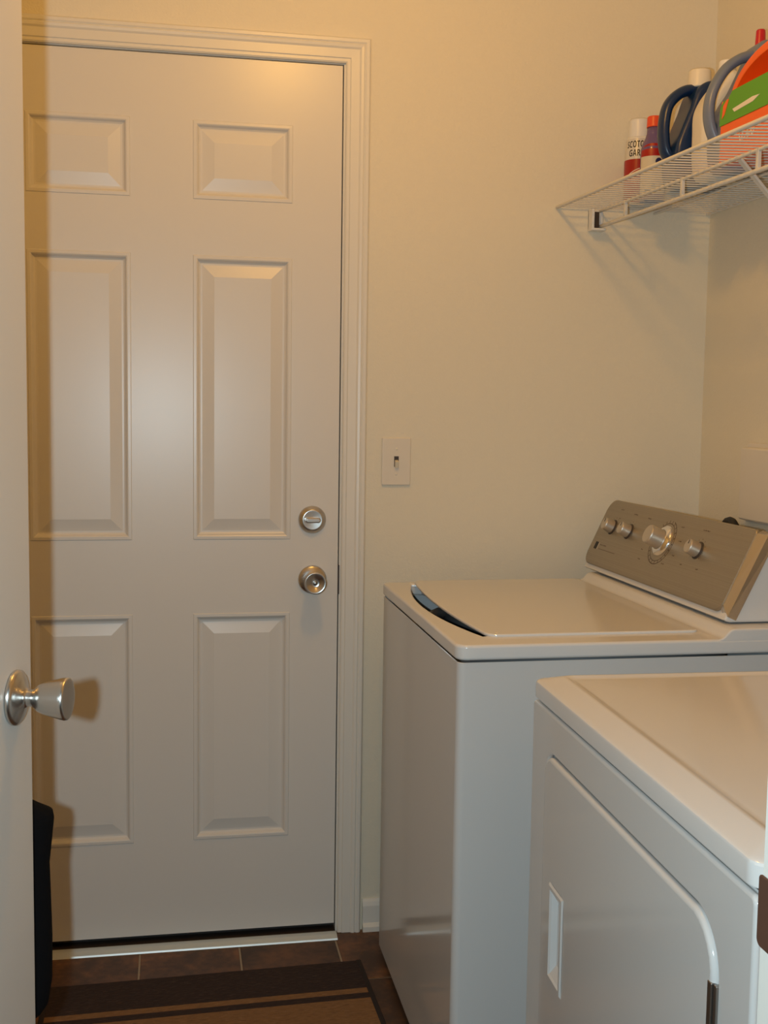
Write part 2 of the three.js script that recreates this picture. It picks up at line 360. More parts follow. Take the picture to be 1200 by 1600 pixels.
// ------------------------------------------------------------------ washing machine (front faces -x)
const CONS = { A: [0.597, 0.918], B: [0.662, 1.057] };
function consoleUnit(parent, x0, y0, z0, z1, withKnobs) {
  // x0,y0: offset from the washer's own place; section in x,y swept along z
  const c = new THREE.Group(); c.name = 'control_console'; parent.add(c); c.position.set(x0, y0, 0);
  const sec = new THREE.Shape();
  sec.moveTo(0.602, 0.8965); sec.lineTo(0.594, 0.8985); sec.lineTo(0.5895, 0.902); sec.lineTo(0.659, 1.051); sec.quadraticCurveTo(0.664, 1.058, 0.672, 1.056); sec.lineTo(0.735, 1.036); sec.quadraticCurveTo(0.748, 1.031, 0.748, 1.02); sec.lineTo(0.748, 0.8965); sec.closePath();
  part('housing', crease(extrude(sec, z1 - z0 - 0.003, 0.006, 3, 10).translate(0, 0, z0), 0.5), M.enamel, c);
  const len = Math.hypot(CONS.B[0] - CONS.A[0], CONS.B[1] - CONS.A[1]), v = [(CONS.B[0] - CONS.A[0]) / len, (CONS.B[1] - CONS.A[1]) / len, 0], u = [0, 0, 1], n = [-v[1], v[0], 0];
  const place = (g) => basis(g, u, v, n, [CONS.A[0], CONS.A[1], 0]);
  const sh = roundRect(z0 - 0.004, z1 - 0.022, -0.008, 0.158, [0.030, 0.022, 0.010, 0.034]);
  const fp = extrude(sh, 0.008, 0.003, 3).translate(0, 0, -0.001);
  uvPlanar(fp, x => (x - z0) / (z1 - z0), (x, y) => y / 0.16);
  part('face_panel', place(fp), facePanelMaterial(z1 - z0), c, 'brushed silver control panel');
  part('console_base', bx(0.616, 0.736, 0.880, 0.899, z0 + 0.025, z1 - 0.030), M.enamel, c);
  // bright end strip turning the corner on the near side
  const st = quads([
    [[z1 - 0.026, 0.010, 0.0058], [z1 - 0.002, -0.010, -0.002], [z1 + 0.0025, 0.153, -0.003], [z1 - 0.023, 0.150, 0.0058]],
    [[z1 - 0.002, -0.010, -0.002], [z1 + 0.0012, -0.010, -0.018], [z1 + 0.0035, 0.155, -0.020], [z1 + 0.0025, 0.153, -0.003]],
    [[z1 - 0.023, 0.150, 0.0058], [z1 + 0.0025, 0.153, -0.003], [z1 + 0.0035, 0.158, -0.012], [z1 - 0.023, 0.160, -0.004]],
    [[z1 - 0.026, 0.010, 0.0058], [z1 - 0.026, -0.004, 0.002], [z1 - 0.014, -0.010, -0.002], [z1 - 0.002, -0.010, -0.002]],
  ]);
  part('end_strip', place(st), M.endStrip, c, 'chrome end strip of the control panel');
  if (!withKnobs) return c;
  const knob = (z, s, r, h) => {
    const k = new THREE.Group(); k.name = 'knob'; c.add(k);
    k.applyMatrix4(new THREE.Matrix4().makeBasis(V3(...u), V3(...n), V3(...v).negate()).setPosition(CONS.A[0] + v[0] * s + n[0] * 0.006, CONS.A[1] + v[1] * s + n[1] * 0.006, z));
    return k;
  };
  for (const z of [0.141, 0.238, 0.584]) {
    const k = knob(z, 0.091);
    part('base_ring', lathe([[0, 0], [0.0185, 0], [0.0185, 0.002], [0.0165, 0.004], [0, 0.004]], 32), M.darkPlastic, k);
    part('grip', lathe([[0.0155, 0.003], [0.0155, 0.006], [0.0145, 0.022], [0.0138, 0.0245], [0.0125, 0.0255], [0, 0.0252]], 32), M.knobSilver, k);
    part('pointer', rbx(-0.001, 0.001, 0.0245, 0.0262, -0.0125, -0.004, 0.0004, 1), M.darkPlastic, k);
  }
  const k = knob(0.421, 0.091);
  part('dial_ring', lathe([[0.0225, 0.0], [0.035, 0.0], [0.0355, 0.002], [0.033, 0.006], [0.0265, 0.010], [0.0225, 0.011], [0.0215, 0.008]], 48), M.chrome, k, 'chrome dial ring');
  part('base_ring', lathe([[0, 0.002], [0.0245, 0.002], [0.0235, 0.010], [0, 0.010]], 40), M.darkPlastic, k);
  part('grip', lathe([[0.0215, 0.009], [0.0215, 0.013], [0.0205, 0.036], [0.0195, 0.039], [0.018, 0.040], [0, 0.0395]], 40), M.knobSilver, k);
  return c;
}
let faceMat;
function facePanelMaterial(w) {
  if (faceMat) return faceMat;
  const cv = document.createElement('canvas'); cv.width = 2048; cv.height = 480;
  const x = cv.getContext('2d'); const S = 2048 / w, Z = z => (z - 0.065) * S, Y = s => 480 - s / 0.16 * 480;
  x.fillStyle = 'rgb(184,176,162)'; x.fillRect(0, 0, 2048, 480);
  for (let i = 0; i < 480; i++) { const t = rnd(); x.fillStyle = t > 0.5 ? `rgba(255,255,255,${(t - 0.5) * 0.10})` : `rgba(0,0,0,${(0.5 - t) * 0.10})`; x.fillRect(0, i, 2048, 1); }
  x.strokeStyle = x.fillStyle = 'rgb(84,66,56)';
  // marks round the dials and short printed words
  const dash = (z, s, l, h = 7) => { for (let k = 0; k < l; k++) { const ww = 5 + 5 * rnd(); x.fillRect(Z(z) + k * 12, Y(s) - h * rnd() * 0.3, ww, h); } };
  x.lineWidth = 5; x.beginPath(); x.ellipse(Z(0.421), Y(0.088), 0.050 * S, 0.050 / 0.16 * 480, 0, -0.4 * Math.PI, 0.9 * Math.PI); x.stroke();
  x.lineWidth = 4; x.beginPath(); x.ellipse(Z(0.421), Y(0.088), 0.043 * S, 0.043 / 0.16 * 480, 0, 0, 2 * Math.PI); x.stroke();
  for (let k = 0; k < 22; k++) { const a = k / 22 * 2 * Math.PI; x.lineWidth = 5; x.beginPath(); x.moveTo(Z(0.421 + 0.044 * Math.cos(a)), Y(0.088 + 0.044 * Math.sin(a))); x.lineTo(Z(0.421 + 0.050 * Math.cos(a)), Y(0.088 + 0.050 * Math.sin(a))); x.stroke(); }
  for (const [z, s, l] of [[0.145, 0.138, 4], [0.225, 0.134, 5], [0.305, 0.132, 4], [0.475, 0.130, 3], [0.49, 0.100, 3], [0.49, 0.068, 3], [0.345, 0.040, 3], [0.34, 0.062, 2], [0.155, 0.116, 2], [0.57, 0.134, 7], [0.61, 0.055, 2], [0.54, 0.055, 2], [0.46, 0.045, 3], [0.33, 0.115, 3]]) dash(z, s, l);
  for (const z of [0.141, 0.238, 0.584]) for (let k = 0; k < 9; k++) { const a = (-40 + k * 32.5) / 180 * Math.PI; x.fillRect(Z(z + 0.024 * Math.cos(a)) - 2, Y(0.091 + 0.024 * Math.sin(a)) - 3, 5, 6); }
  // square emblem and the fine line of print beside it
  x.fillStyle = 'rgb(30,22,26)'; x.fillRect(Z(0.088), Y(0.048), 0.018 * S, 0.018 / 0.16 * 480);
  x.fillStyle = 'rgb(225,222,215)'; x.fillRect(Z(0.1065), Y(0.048), 0.004 * S, 0.018 / 0.16 * 480);
  x.fillStyle = 'rgb(104,86,74)'; dash(0.118, 0.044, 9, 8); x.fillRect(Z(0.118), Y(0.033), 0.10 * S, 3);
  const t = new THREE.CanvasTexture(cv); t.colorSpace = THREE.SRGBColorSpace;
  return faceMat = std(lin(0.80, 0.77, 0.72), 0.38, { map: t, metalness: 0.75 });
}
{
  const t = thing('washing_machine', 'white top-loading washer with a silver control panel against the back wall', 'washing machine', [0.088, 0, 0.112]);
  const g = new THREE.Group(); // children keep room coordinates minus the base
  const at = (geo) => geo.translate(-0.088, 0, -0.112);
  // open-topped steel shell; the top rests on panels set back inside it, so the seam is a real gap
  const shell = roundRect(0.089, 0.745, -0.822, -0.115, 0.014); shell.holes.push(new THREE.Path(roundRect(0.092, 0.742, -0.819, -0.118, 0.011).getPoints(8)));
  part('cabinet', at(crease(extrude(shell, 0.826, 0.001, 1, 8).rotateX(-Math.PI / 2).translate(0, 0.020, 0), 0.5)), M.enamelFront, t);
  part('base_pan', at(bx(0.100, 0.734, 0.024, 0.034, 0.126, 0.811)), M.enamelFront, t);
  part('added_tub', at(lathe([[0, 0.10], [0.25, 0.10], [0.298, 0.14], [0.302, 0.846], [0.290, 0.850], [0.262, 0.842], [0.258, 0.18], [0, 0.16]], 48).translate(0.418, 0, 0.4685)), M.addedTubGrey, t, 'grey tub added inside the cabinet to darken the finger pocket');  // unseen tub, added so that the finger pocket reads dark
  for (const [x, z] of [[0.14, 0.16], [0.14, 0.77], [0.69, 0.16], [0.69, 0.77]]) part('foot', at(lathe([[0, 0], [0.018, 0], [0.020, 0.006], [0.012, 0.012], [0.008, 0.026], [0, 0.026]], 20).translate(x, 0, z)), M.rubber, t);
  // top with the finger pocket cut in front of the lid; shape drawn in (x, -z)
  const s = roundRect(0.0865, 0.748, -0.8245, -0.112, 0.022);
  const front = new THREE.QuadraticBezierCurve(V2(0.151, -0.140), V2(0.074, -0.44), V2(0.153, -0.746)).getPoints(28).map(p => p);
  const back = new THREE.QuadraticBezierCurve(V2(0.172, -0.738), V2(0.250, -0.44), V2(0.172, -0.145)).getPoints(28);
  s.holes.push(new THREE.Path([...front, ...back]));
  part('top', at(crease(extrude(s, 0.0265, 0.0055, 4, 10).rotateX(-Math.PI / 2).translate(0, 0.8495, 0), 0.5)), M.enamel, t);
  // lid: arched front edge, soft edge, slightly raised
  const ls = new THREE.Shape(); ls.moveTo(0.178, -0.757); ls.lineTo(0.540, -0.757); ls.absarc(0.540, -0.742, 0.015, -Math.PI / 2, 0); ls.lineTo(0.555, -0.135); ls.absarc(0.540, -0.135, 0.015, 0, Math.PI / 2); ls.lineTo(0.178, -0.120); ls.quadraticCurveTo(0.160, -0.122, 0.1565, -0.145); ls.quadraticCurveTo(0.127, -0.44, 0.1565, -0.732); ls.quadraticCurveTo(0.160, -0.755, 0.178, -0.757);
  part('lid', at(crease(extrude(ls, 0.0062, 0.0026, 3, 14).rotateX(-Math.PI / 2).translate(0, 0.8742, 0), 0.5)), M.enamel, t);
  // the top swells up towards the console
  const rd = new THREE.Shape(); rd.moveTo(0.558, 0.868); rd.lineTo(0.558, 0.8760); rd.bezierCurveTo(0.576, 0.8765, 0.573, 0.8945, 0.592, 0.8945); rd.lineTo(0.744, 0.8945); rd.lineTo(0.744, 0.868); rd.closePath();
  part('rear_deck', at(crease(extrude(rd, 0.7115, 0.004, 3, 12).translate(0, 0, 0.1125), 0.5)), M.enamel, t);
  const c = consoleUnit(t, -0.088, 0, 0.065, 0.785, true); c.position.z = -0.112;
}

// ------------------------------------------------------------------ dryer (turned a little towards the doorway)
{
  const t = thing('dryer', 'white front-loading dryer nearest the doorway with a hinged door', 'dryer', [0.169, 0, 0.987], -0.0313);
  const W = 0.735, D = 0.70, cap = 0.830;
  // outline drawn in (z, y), front face looks along -x
  const toX = g => basis(g, [0, 0, 1], [0, 1, 0], [-1, 0, 0], [0, 0, 0]);          // local extrusion runs along -x
  const shell = roundRect(0.009, D, -(W - 0.001), -0.001, 0.006); shell.holes.push(new THREE.Path(roundRect(0.012, D - 0.003, -(W - 0.004), -0.004, 0.003).getPoints(4)));
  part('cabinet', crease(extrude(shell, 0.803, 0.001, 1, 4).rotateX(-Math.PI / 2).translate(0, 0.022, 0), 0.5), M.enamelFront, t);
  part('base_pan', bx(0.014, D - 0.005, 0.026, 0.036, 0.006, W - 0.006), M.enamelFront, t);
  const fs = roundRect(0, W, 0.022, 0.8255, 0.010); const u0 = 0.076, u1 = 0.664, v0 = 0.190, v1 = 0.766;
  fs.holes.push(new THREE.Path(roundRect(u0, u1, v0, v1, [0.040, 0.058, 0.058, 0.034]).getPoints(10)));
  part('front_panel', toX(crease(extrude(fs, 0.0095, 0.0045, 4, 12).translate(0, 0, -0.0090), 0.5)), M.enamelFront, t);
  const d = new THREE.Group(); d.name = 'door'; t.add(d);
  const h0 = 0.126, h1 = 0.184, k0 = 0.440, k1 = 0.578;
  const ds = roundRect(u0 + 0.003, u1 - 0.003, v0 + 0.003, v1 - 0.003, [0.037, 0.055, 0.055, 0.031]);
  ds.holes.push(new THREE.Path(roundRect(h0, h1, k0, k1, 0.012).getPoints(6)));
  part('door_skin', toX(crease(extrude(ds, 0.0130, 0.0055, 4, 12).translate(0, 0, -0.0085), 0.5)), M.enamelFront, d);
  // pocket handle: a ring with sloped ends and a sunk cup
  const q = [], ring = (o, h, e = 0) => [[h0 + o, k0 + o + e, h], [h1 - o, k0 + o + e, h], [h1 - o, k1 - o - e, h], [h0 + o, k1 - o - e, h]];
  const lv = [ring(-0.004, 0.0046), ring(-0.001, 0.0070), ring(0.004, 0.0070), ring(0.007, 0.0045), ring(0.012, -0.004, 0.010), ring(0.016, -0.005, 0.018)];
  for (let i = 0; i < lv.length - 1; i++) for (let k = 0; k < 4; k++) q.push([lv[i][k], lv[i][(k + 1) % 4], lv[i + 1][(k + 1) % 4], lv[i + 1][k]]);
  q.push([lv[5][0], lv[5][1], lv[5][2], lv[5][3]]);
  part('handle', toX(quads(q)), M.enamelFront, d, 'white recessed pull handle');
  for (const y of [0.600, 0.285]) part('hinge', toX(mergeGeometries([rbx(u1 - 0.012, u1 - 0.003, y - 0.05, y + 0.105, -0.004, 0.0055, 0.001, 2), rbx(u1 - 0.002, u1 + 0.004, y - 0.05, y + 0.105, -0.004, 0.0035, 0.001, 2)])), M.nickelDark, d, 'dark metal door hinge');
  // top: rounded rim, shallow groove, flat middle (nested rounded rectangles)
  const prof = [[0.004, cap], [0.0005, cap + 0.002], [0, cap + 0.004], [0, cap + 0.0235], [0.001, cap + 0.0262], [0.0035, cap + 0.0280], [0.008, cap + 0.0294], [0.034, cap + 0.0380], [0.038, cap + 0.0385], [0.042, cap + 0.0372], [0.047, cap + 0.0355], [0.053, cap + 0.0352], [0.062, cap + 0.0360], [0.12, cap + 0.0364]];
  const loops = prof.map(([o, h]) => ringPts(-0.002 + o, D - o, 0 - 0.002 + o, W + 0.002 - o, Math.max(0.006, 0.021 - o * 0.2)).map(p => [p[0], h, p[1]]));
  const pos = [], idx = [], N = loops[0].length; loops.forEach(l => l.forEach(p => pos.push(...p)));
  for (let j = 0; j < loops.length - 1; j++) for (let i = 0; i < N; i++) { const a = j * N + i, b = j * N + (i + 1) % N; idx.push(a, b + N, b, a, a + N, b + N); }
  const cT = pos.length / 3; pos.push(D / 2, cap + 0.0366, W / 2); for (let i = 0; i < N; i++) idx.push((loops.length - 1) * N + i, cT, (loops.length - 1) * N + (i + 1) % N);
  const cB = pos.length / 3; pos.push(D / 2, cap, W / 2); for (let i = 0; i < N; i++) idx.push(i, (i + 1) % N, cB);
  const g = new THREE.BufferGeometry(); g.setAttribute('position', new THREE.Float32BufferAttribute(pos, 3)); g.setIndex(idx); g.computeVertexNormals();
  part('top', crease(g, 0.45), M.enamel, t);
  part('inner_frame', bx(0.060, D - 0.03, 0.030, 0.8315, 0.05, W - 0.03), M.enamelFront, t);
  for (const [x, z] of [[0.06, 0.06], [0.06, 0.67], [0.62, 0.06], [0.62, 0.67]]) part('foot', lathe([[0, 0], [0.018, 0], [0.020, 0.006], [0.012, 0.012], [0.008, 0.028], [0, 0.028]], 20).translate(x, 0, z), M.rubber, t);
  const c = consoleUnit(t, -0.066, 0, 0.03, 0.70, false); c.position.y = -0.011;
}
function ringPts(x0, x1, z0, z1, r) {                             // rounded rectangle loop in (x, z)
  const out = [], arc = (cx, cz, a0) => { for (let k = 0; k <= 6; k++) { const a = a0 + k / 6 * Math.PI / 2; out.push([cx + r * Math.cos(a), cz + r * Math.sin(a)]); } };
  arc(x1 - r, z1 - r, 0); arc(x0 + r, z1 - r, Math.PI / 2); arc(x0 + r, z0 + r, Math.PI); arc(x1 - r, z0 + r, Math.PI * 1.5);
  return out;
}

// ------------------------------------------------------------------ washer hook-up box on the right wall
{
  const t = thing('outlet_box', 'white plastic laundry outlet box on the wall behind the washer', 'outlet box', [RX, 1.115, 0.365]);
  part('cover', rbx(-0.030, 0, -0.082, 0.082, -0.108, 0.108, 0.006, 3), M.switchPlate, t);
  part('cover_rim', basis(extrude(roundRect(-0.116, 0.116, -0.088, 0.092, 0.008), 0.008, 0.002, 2), [0, 0, 1], [0, 1, 0], [-1, 0, 0], [0, 0, 0]), M.switchPlate, t);
  const h = thing('washer_hose', 'black rubber hose bend showing just above the control panel', 'hose');
  part('hose', new THREE.TubeGeometry(new THREE.CatmullRomCurve3([V3(0.878, 0.55, 0.180), V3(0.878, 0.90, 0.202), V3(0.878, 1.006, 0.204), V3(0.878, 1.024, 0.222), V3(0.878, 1.022, 0.246), V3(0.878, 0.998, 0.264), V3(0.878, 0.75, 0.28)]), 64, 0.0105, 12), M.rubber, h);
}

// ------------------------------------------------------------------ wire shelf on the right wall
const fy = z => 1.757 - 0.031 * z, by = z => 1.757 - 0.011 * z;                   // front and wall-side heights (it sags a little)
const deckY = (x, z) => fy(z) + (by(z) - fy(z)) * Math.min(1, Math.max(0, (x - 0.519) / 0.385));
{
  const t = thing('wire_shelf', 'white wire shelf with front truss on the right wall', 'shelf', [0, 0, 0]);
  const Z1 = 1.90;
  part('front_rod', tube([0.519, fy(0.002), 0.002], [0.519, fy(Z1), Z1], 0.0042, 10), M.wire, t);
  part('back_rod', tube([0.904, by(0.002), 0.002], [0.904, by(Z1), Z1], 0.0035, 10), M.wire, t);
  const m = z => deckY(0.626, z) - 0.0055;
  part('truss_rod', tube([0.626, m(0.002), 0.002], [0.626, m(Z1), Z1], 0.0036, 10), M.wire, t);
  part('truss_rod', tube([0.626, m(0.002) - 0.036, 0.002], [0.626, m(Z1) - 0.036, Z1], 0.0045, 10), M.wire, t);
  part('middle_rod', tube([0.766, deckY(0.766, 0.002) - 0.0045, 0.002], [0.766, deckY(0.766, Z1) - 0.0045, Z1], 0.0030, 8), M.wire, t);
  for (const z of [0.166, 0.461, 0.766, 1.07, 1.375, 1.68]) part('truss_post', rbx(0.6225, 0.6295, m(z) - 0.036, m(z), z - 0.0045, z + 0.0045, 0.001, 1), M.wire, t);
  for (let z = 0.008; z < Z1; z += 0.0254) part('deck_wire', tube([0.517, fy(z) + 0.0022, z], [0.907, by(z) + 0.0022, z], 0.0017, 6), M.wire, t);
  // end bracket screwed to the back wall
  part('end_bracket', mergeGeometries([rbx(0.598, 0.634, 1.7065, 1.7535, 0.0005, 0.007, 0.002, 2), rbx(0.598, 0.604, 1.7065, 1.7535, 0.0005, 0.030, 0.0015, 2), rbx(0.598, 0.634, 1.7030, 1.7085, 0.0005, 0.030, 0.0015, 2)]), M.whitePlastic, t);
  part('bracket_block', rbx(0.605, 0.6195, 1.7095, 1.7480, 0.007, 0.020, 0.001, 1), M.darkPlastic, t, 'dark block inside the end bracket');  // plain dark block filling the inside of the bracket
  for (const z of [0.685, 1.45]) {
    const yb = m(z) - 0.001, a = V3(0.632, yb, z), b = V3(0.909, yb - 0.285, z), dir = b.clone().sub(a).normalize(), len = a.distanceTo(b);
    const g = basis(rbx(0, len, -0.0025, 0.0025, -0.007, 0.007, 0.001, 1), [dir.x, dir.y, 0], [-dir.y, dir.x, 0], [0, 0, 1], [a.x, a.y, a.z]);
    part('brace', g, M.wire, t, 'diagonal white support brace');
  }
}

// ------------------------------------------------------------------ bottles and boxes on the shelf
function canvasTex(w, h, f) { const c = document.createElement('canvas'); c.width = w; c.height = h; f(c.getContext('2d'), w, h); const t = new THREE.CanvasTexture(c); t.wrapS = THREE.RepeatWrapping; t.colorSpace = THREE.SRGBColorSpace; return t; }
function splitSeam(g) {                                            // keeps wrapped uv from running backwards over the seam
  const n = g.index ? g.toNonIndexed() : g, u = n.attributes.uv;
  for (let i = 0; i < u.count; i += 3) { const a = [u.getX(i), u.getX(i + 1), u.getX(i + 2)], m = Math.max(...a); if (m - Math.min(...a) > 0.5) a.forEach((v, k) => { if (v < 0.5) u.setX(i + k, v + 1); }); }
  return n;
}
const onDeck = (x, z) => deckY(x, z) + 0.0042;
{ // fabric spray can: white cap, white shoulder, printed body
  const t = thing('spray_can', 'red and white aerosol can with a white cap nearest the back wall', 'spray can', [0.702, onDeck(0.702, 0.046), 0.046]);
  const tex = canvasTex(1024, 512, (x) => {
    x.fillStyle = '#d8d2c6'; x.fillRect(0, 0, 1024, 512);
    x.fillStyle = '#a3201c'; x.fillRect(0, 165, 1024, 347);
    x.fillStyle = '#8a1a1a'; x.beginPath(); x.moveTo(0, 512); x.lineTo(1024, 512); x.lineTo(1024, 430); x.quadraticCurveTo(760, 330, 512, 400); x.quadraticCurveTo(260, 470, 0, 420); x.fill();
    x.fillStyle = '#1c1a1c'; x.font = 'bold 74px sans-serif'; x.textAlign = 'center';
    for (const cx of [256, 768]) { x.fillText('SCOTCH', cx, 72); x.fillText('GARD', cx, 142); }
    x.strokeStyle = '#e6ddd0'; x.lineWidth = 7;
    for (const cx of [256, 768]) { x.beginPath(); x.moveTo(cx - 170, 330); x.quadraticCurveTo(cx, 220, cx + 190, 230); x.stroke(); x.fillStyle = '#e0b0a0'; x.font = 'bold 52px sans-serif'; x.fillText('FABRIC', cx, 350); }
  });
  const body = lathe([[0.0325, 0.003], [0.0325, 0.100], [0.0315, 0.118], [0.0285, 0.152]], 40); uvPlanar(body, (x, y, z) => 0.585 - Math.atan2(z, x) / 2 / Math.PI, (x, y) => (y - 0.003) / 0.149);
  part('label_wrap', splitSeam(body), std(lin(1, 1, 1), 0.3, { map: tex }), t);
  part('can_base', lathe([[0, 0.002], [0.030, 0.0], [0.0325, 0.003]], 40), M.nickel, t);
  part('shoulder', lathe([[0.0285, 0.152], [0.0278, 0.155], [0.0255, 0.157], [0.0, 0.157]], 40), M.whitePlastic, t);
  part('cap', lathe([[0.0245, 0.155], [0.0248, 0.158], [0.0238, 0.196], [0.0220, 0.200], [0.0, 0.201]], 40), M.whitePlastic, t, 'white plastic cap');
}
{ // stain remover bottle
  const t = thing('stain_remover_bottle', 'small bottle with an orange cap and red arched label', 'bottle', [0.704, onDeck(0.704, 0.128), 0.128]);
  part('bottle_body', lathe([[0, 0], [0.027, 0], [0.029, 0.003], [0.029, 0.100], [0.0285, 0.115], [0.0255, 0.128], [0.0195, 0.140], [0.0165, 0.150], [0.0158, 0.166], [0, 0.166]], 40), M.purple, t);
  part('cap', lathe([[0.0, 0.164], [0.0165, 0.164], [0.0168, 0.166], [0.0160, 0.187], [0.0145, 0.189], [0, 0.189]], 32), M.capOrange, t, 'orange screw cap');
  const tex = canvasTex(512, 512, (x) => {
    x.fillStyle = '#d9cdb4'; x.fillRect(0, 0, 512, 512);
    x.fillStyle = '#a81a14'; x.fillRect(0, 0, 512, 118); x.fillStyle = '#2c2f5c'; x.beginPath(); x.ellipse(360, 170, 62, 34, 0, 0, 7); x.fill();
    x.fillStyle = '#7a8aa0'; x.fillRect(120, 420, 130, 26); x.fillStyle = '#40506a'; x.fillRect(240, 380, 60, 18);
  });
  // label: arched top on the front half
  const N = 28, q = [], H = a => 0.108 + 0.017 * Math.sqrt(Math.max(0, 1 - a * a)), pts = [], uv = [], ix = [], A0 = Math.PI * 1.02, R = 0.0294;
  for (let i = 0; i <= N; i++) { const a = -1 + 2 * i / N, th = a * 1.15; for (let j = 0; j <= 8; j++) { const y = 0.012 + (H(a) - 0.012) * j / 8, rr = y < 0.10 ? R : R - (y - 0.10) ** 2 * 4.5; pts.push(rr * Math.sin(th), y, rr * Math.cos(th)); uv.push(i / N, y / 0.125); } }
  for (let i = 0; i < N; i++) for (let j = 0; j < 8; j++) { const a = i * 9 + j; ix.push(a, a + 9, a + 10, a, a + 10, a + 1); }
  const g = new THREE.BufferGeometry(); g.setAttribute('position', new THREE.Float32BufferAttribute(pts, 3)); g.setAttribute('uv', new THREE.Float32BufferAttribute(uv, 2)); g.setIndex(ix); g.computeVertexNormals();
  part('label', g.rotateY(-0.40), std(lin(1, 1, 1), 0.4, { map: tex }), t, 'red and cream paper label');
}
function jug(name, label, z, thick, outline, mat, bevel, grip, gr) {          // outline in (x, height above deck), thick along z; grip: path of the handle loop
  const t = thing(name, label, 'jug', [0, onDeck(0.82, z - thick / 2), z]);
  part('jug_body', crease(extrude(smoothShape(outline, 120), thick, bevel, 5).translate(0, 0, -thick / 2), 0.9), mat, t);
  if (grip) {
    const g = new THREE.TubeGeometry(new THREE.CatmullRomCurve3(grip.map(p => V3(p[0], p[1], 0))), 48, gr, 14);
    part('handle', g.scale(1, 1, 1.5), mat, t);
  }
  return t;
}
{
  const n = jug('detergent_jug', 'dark blue detergent jug with a white cap and front handle', 0.290, 0.086, [[0.680, 0.002], [0.672, 0.02], [0.671, 0.080], [0.682, 0.115], [0.700, 0.160], [0.718, 0.205], [0.745, 0.220], [0.780, 0.210], [0.805, 0.165], [0.81, 0.09], [0.808, 0.03], [0.796, 0.002], [0.73, 0.0]], M.navy, 0.012,
    [[0.690, 0.050], [0.664, 0.072], [0.657, 0.100], [0.657, 0.140], [0.665, 0.172], [0.684, 0.194], [0.708, 0.206], [0.735, 0.206]], 0.0118);
  part('cap', lathe([[0, 0.210], [0.025, 0.210], [0.0255, 0.214], [0.0235, 0.246], [0.021, 0.250], [0, 0.251]], 36).translate(0.735, 0, 0), M.cream, n, 'cream ribbed cap');
  const w = jug('bleach_jug', 'plain white jug standing between the blue and grey jugs', 0.376, 0.075, [[0.706, 0.002], [0.696, 0.02], [0.692, 0.10], [0.693, 0.138], [0.702, 0.162], [0.718, 0.186], [0.736, 0.206], [0.748, 0.222], [0.766, 0.222], [0.784, 0.205], [0.810, 0.175], [0.820, 0.12], [0.820, 0.02], [0.805, 0.002]], M.cream, 0.020);
  part('cap', lathe([[0, 0.214], [0.0185, 0.214], [0.019, 0.218], [0.0175, 0.245], [0.0155, 0.248], [0, 0.248]], 32).translate(0.755, 0, 0), M.whitePlastic, w, 'white screw cap');
  const gj = jug('softener_jug', 'grey blue jug with an arched front handle and red cap', 0.472, 0.080, [[0.698, 0.002], [0.688, 0.02], [0.685, 0.072], [0.690, 0.108], [0.704, 0.135], [0.722, 0.162], [0.738, 0.195], [0.752, 0.225], [0.764, 0.252], [0.788, 0.252], [0.800, 0.230], [0.820, 0.20], [0.830, 0.12], [0.830, 0.02], [0.816, 0.002], [0.75, 0.0]], M.greyBlue, 0.012,
    [[0.694, 0.050], [0.678, 0.080], [0.671, 0.110], [0.673, 0.142], [0.684, 0.172], [0.705, 0.203], [0.731, 0.222], [0.756, 0.232]], 0.0105);
  part('cap', lathe([[0, 0.248], [0.0105, 0.248], [0.0105, 0.252], [0.009, 0.281], [0.0075, 0.283], [0, 0.283]], 28).translate(0.776, 0, 0), M.red, gj, 'red cap');
  const lv = jug('lavender_bottle', 'pale lavender bottle behind the orange carton', 0.572, 0.060, [[0.764, 0.002], [0.760, 0.06], [0.760, 0.20], [0.766, 0.245], [0.778, 0.285], [0.802, 0.285], [0.818, 0.245], [0.826, 0.20], [0.826, 0.06], [0.822, 0.002]], M.lavender, 0.014);
  part('cap', lathe([[0, 0.278], [0.016, 0.278], [0.015, 0.305], [0, 0.306]], 24).translate(0.790, 0, 0), M.lavender, lv);
}
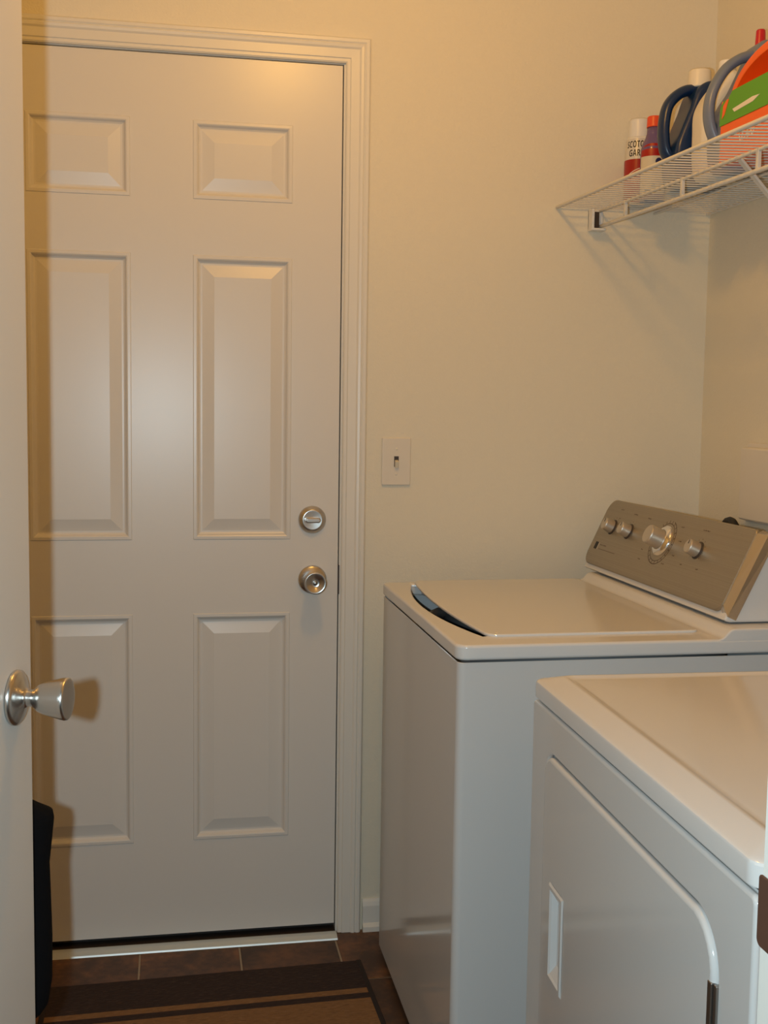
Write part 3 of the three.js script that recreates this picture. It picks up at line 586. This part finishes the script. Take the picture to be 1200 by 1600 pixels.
{ // orange carton with a green band and an arched carrying handle, lying along the shelf
  const x0 = 0.660, x1 = 0.750, z0 = 0.546, z1 = 0.895, y = onDeck(0.75, 0.546) + 0.0012;
  const t = thing('detergent_carton', 'orange carton with a green band and arched orange handle', 'carton', [x0, y, z0]);
  t.rotation.x = 0.018;
  const L = z1 - z0, Wd = x1 - x0;
  part('carton', rbx(0, Wd, 0, 0.118, 0, L, 0.002, 2), M.orange, t);
  const gs = poly([[-0.0012, 0.072], [L + 0.001, 0.072], [L + 0.001, 0.129], [0.045, 0.129], [0.030, 0.117], [0.012, 0.117], [-0.0012, 0.108]]);
  part('green_band', basis(extrude(gs, 0.0020), [0, 0, 1], [0, 1, 0], [-1, 0, 0], [0.0006, 0, 0]), M.green, t, 'green upper band');
  part('white_stripe', basis(extrude(poly([[0.050, 0.094], [0.058, 0.087], [0.128, 0.090], [0.152, 0.097], [0.126, 0.099]]), 0.0008), [0, 0, 1], [0, 1, 0], [-1, 0, 0], [-0.0013, 0, 0]), M.cream, t);
  part('orange_stripe', basis(extrude(poly([[0.008, 0.084], [0.018, 0.090], [0.034, 0.116], [0.026, 0.117], [0.012, 0.108]]), 0.0008), [0, 0, 1], [0, 1, 0], [-1, 0, 0], [-0.0013, 0, 0]), M.orange, t);
  // arched strap handle
  const arc = new THREE.Shape(), cz = L / 2 - 0.004, a = 0.166, h = 0.083, tt = 0.017;
  arc.moveTo(cz - a, 0.105); for (let k = 0; k <= 30; k++) { const p = Math.PI - k / 30 * Math.PI; arc.lineTo(cz + a * Math.cos(p), 0.112 + h * Math.sin(p)); }
  arc.lineTo(cz + a, 0.105); arc.lineTo(cz + a - tt, 0.105); for (let k = 0; k <= 30; k++) { const p = k / 30 * Math.PI; arc.lineTo(cz + (a - tt) * Math.cos(p), 0.112 + (h - tt) * Math.sin(p)); }
  arc.lineTo(cz - a + tt, 0.105); arc.closePath();
  part('handle', basis(crease(extrude(arc, 0.045, 0.003, 2), 0.5), [0, 0, 1], [0, 1, 0], [-1, 0, 0], [0.058, 0, 0]), M.orange, t, 'arched orange carrying handle');
  // loose white script mark on the lower face
  const cur = new THREE.CatmullRomCurve3([[0.085, 0.026], [0.080, 0.044], [0.094, 0.050], [0.090, 0.030], [0.104, 0.034], [0.112, 0.046], [0.112, 0.030], [0.124, 0.040], [0.128, 0.030], [0.140, 0.046], [0.150, 0.042]].map(p => V3(-0.0004, p[1], p[0])));
  part('script_mark', new THREE.TubeGeometry(cur, 60, 0.0012, 5), M.cream, t, 'small white script mark');
}

// ------------------------------------------------------------------ striped mat in front of the back door
{
  const t = thing('door_mat', 'dark brown and tan striped mat in front of the back door', 'mat', [-0.305, 0, 0.410], 0.03);
  const w = 0.69, dd = 0.46;
  const tex = canvasTex(1024, 1024, (x) => {
    const T = '#7d5a36', D = '#2c1c15';
    x.fillStyle = T; x.fillRect(0, 0, 1024, 1024); x.fillStyle = D;
    const band = (a, b) => x.fillRect(0, a / dd * 1024, 1024, (b - a) / dd * 1024);
    band(0, 0.127); band(0.148, 0.170); band(0.290, 0.312); band(0.333, 0.46);
    for (let i = 0; i < 9000; i++) { x.fillStyle = rnd() > 0.5 ? 'rgba(255,220,180,0.06)' : 'rgba(0,0,0,0.10)'; x.fillRect(rnd() * 1024, rnd() * 1024, 14, 3); }
  });
  const g = rbx(-w / 2, w / 2, 0.0005, 0.0085, -dd / 2, dd / 2, 0.003, 2);
  uvPlanar(g, x => x / w + 0.5, (x, y, z) => 0.5 - z / dd);
  part('woven_top', g, std(lin(1, 1, 1), 0.95, { map: tex, bumpMap: peel, bumpScale: 0.001 }), t);
  for (const s of [-1, 1]) part('binding', rbx(s * w / 2 - 0.006, s * w / 2 + 0.006, 0.0003, 0.0098, -dd / 2, dd / 2, 0.003, 2), std(lin(0.02, 0.012, 0.009), 0.95), t, 'dark edge binding');
}

// ------------------------------------------------------------------ ceiling lamp (above the picture)
{
  const t = thing('ceiling_lamp', 'round flush glass ceiling lamp above the laundry room', 'lamp', [-0.05, CEIL, 0.97]);
  part('canopy', lathe([[0, 0], [0.150, 0], [0.150, -0.018], [0.140, -0.024], [0, -0.024]], 40), M.whitePlastic, t);
  part('lamp_glass', lathe([[0.138, -0.024], [0.136, -0.045], [0.120, -0.075], [0.085, -0.100], [0.040, -0.112], [0, -0.114]], 40), std(lin(0.8, 0.7, 0.55), 0.4, { emissive: lin(1.0, 0.55, 0.16), emissiveIntensity: 1.6 }), t, 'glowing warm glass dome');
  const l = new THREE.PointLight(lin(1.0, 0.50, 0.085), 1.20, 0, 2); l.name = 'ceiling_lamp_bulb'; l.position.set(0, -0.075, 0);
  l.castShadow = true; l.shadow.radius = 3; l.shadow.mapSize.set(1024, 1024); l.shadow.bias = -0.001;
  t.add(l);
}

scene.traverse(o => { if (o.isMesh) { o.castShadow = true; o.receiveShadow = true; } });
renderer.render(scene, camera);
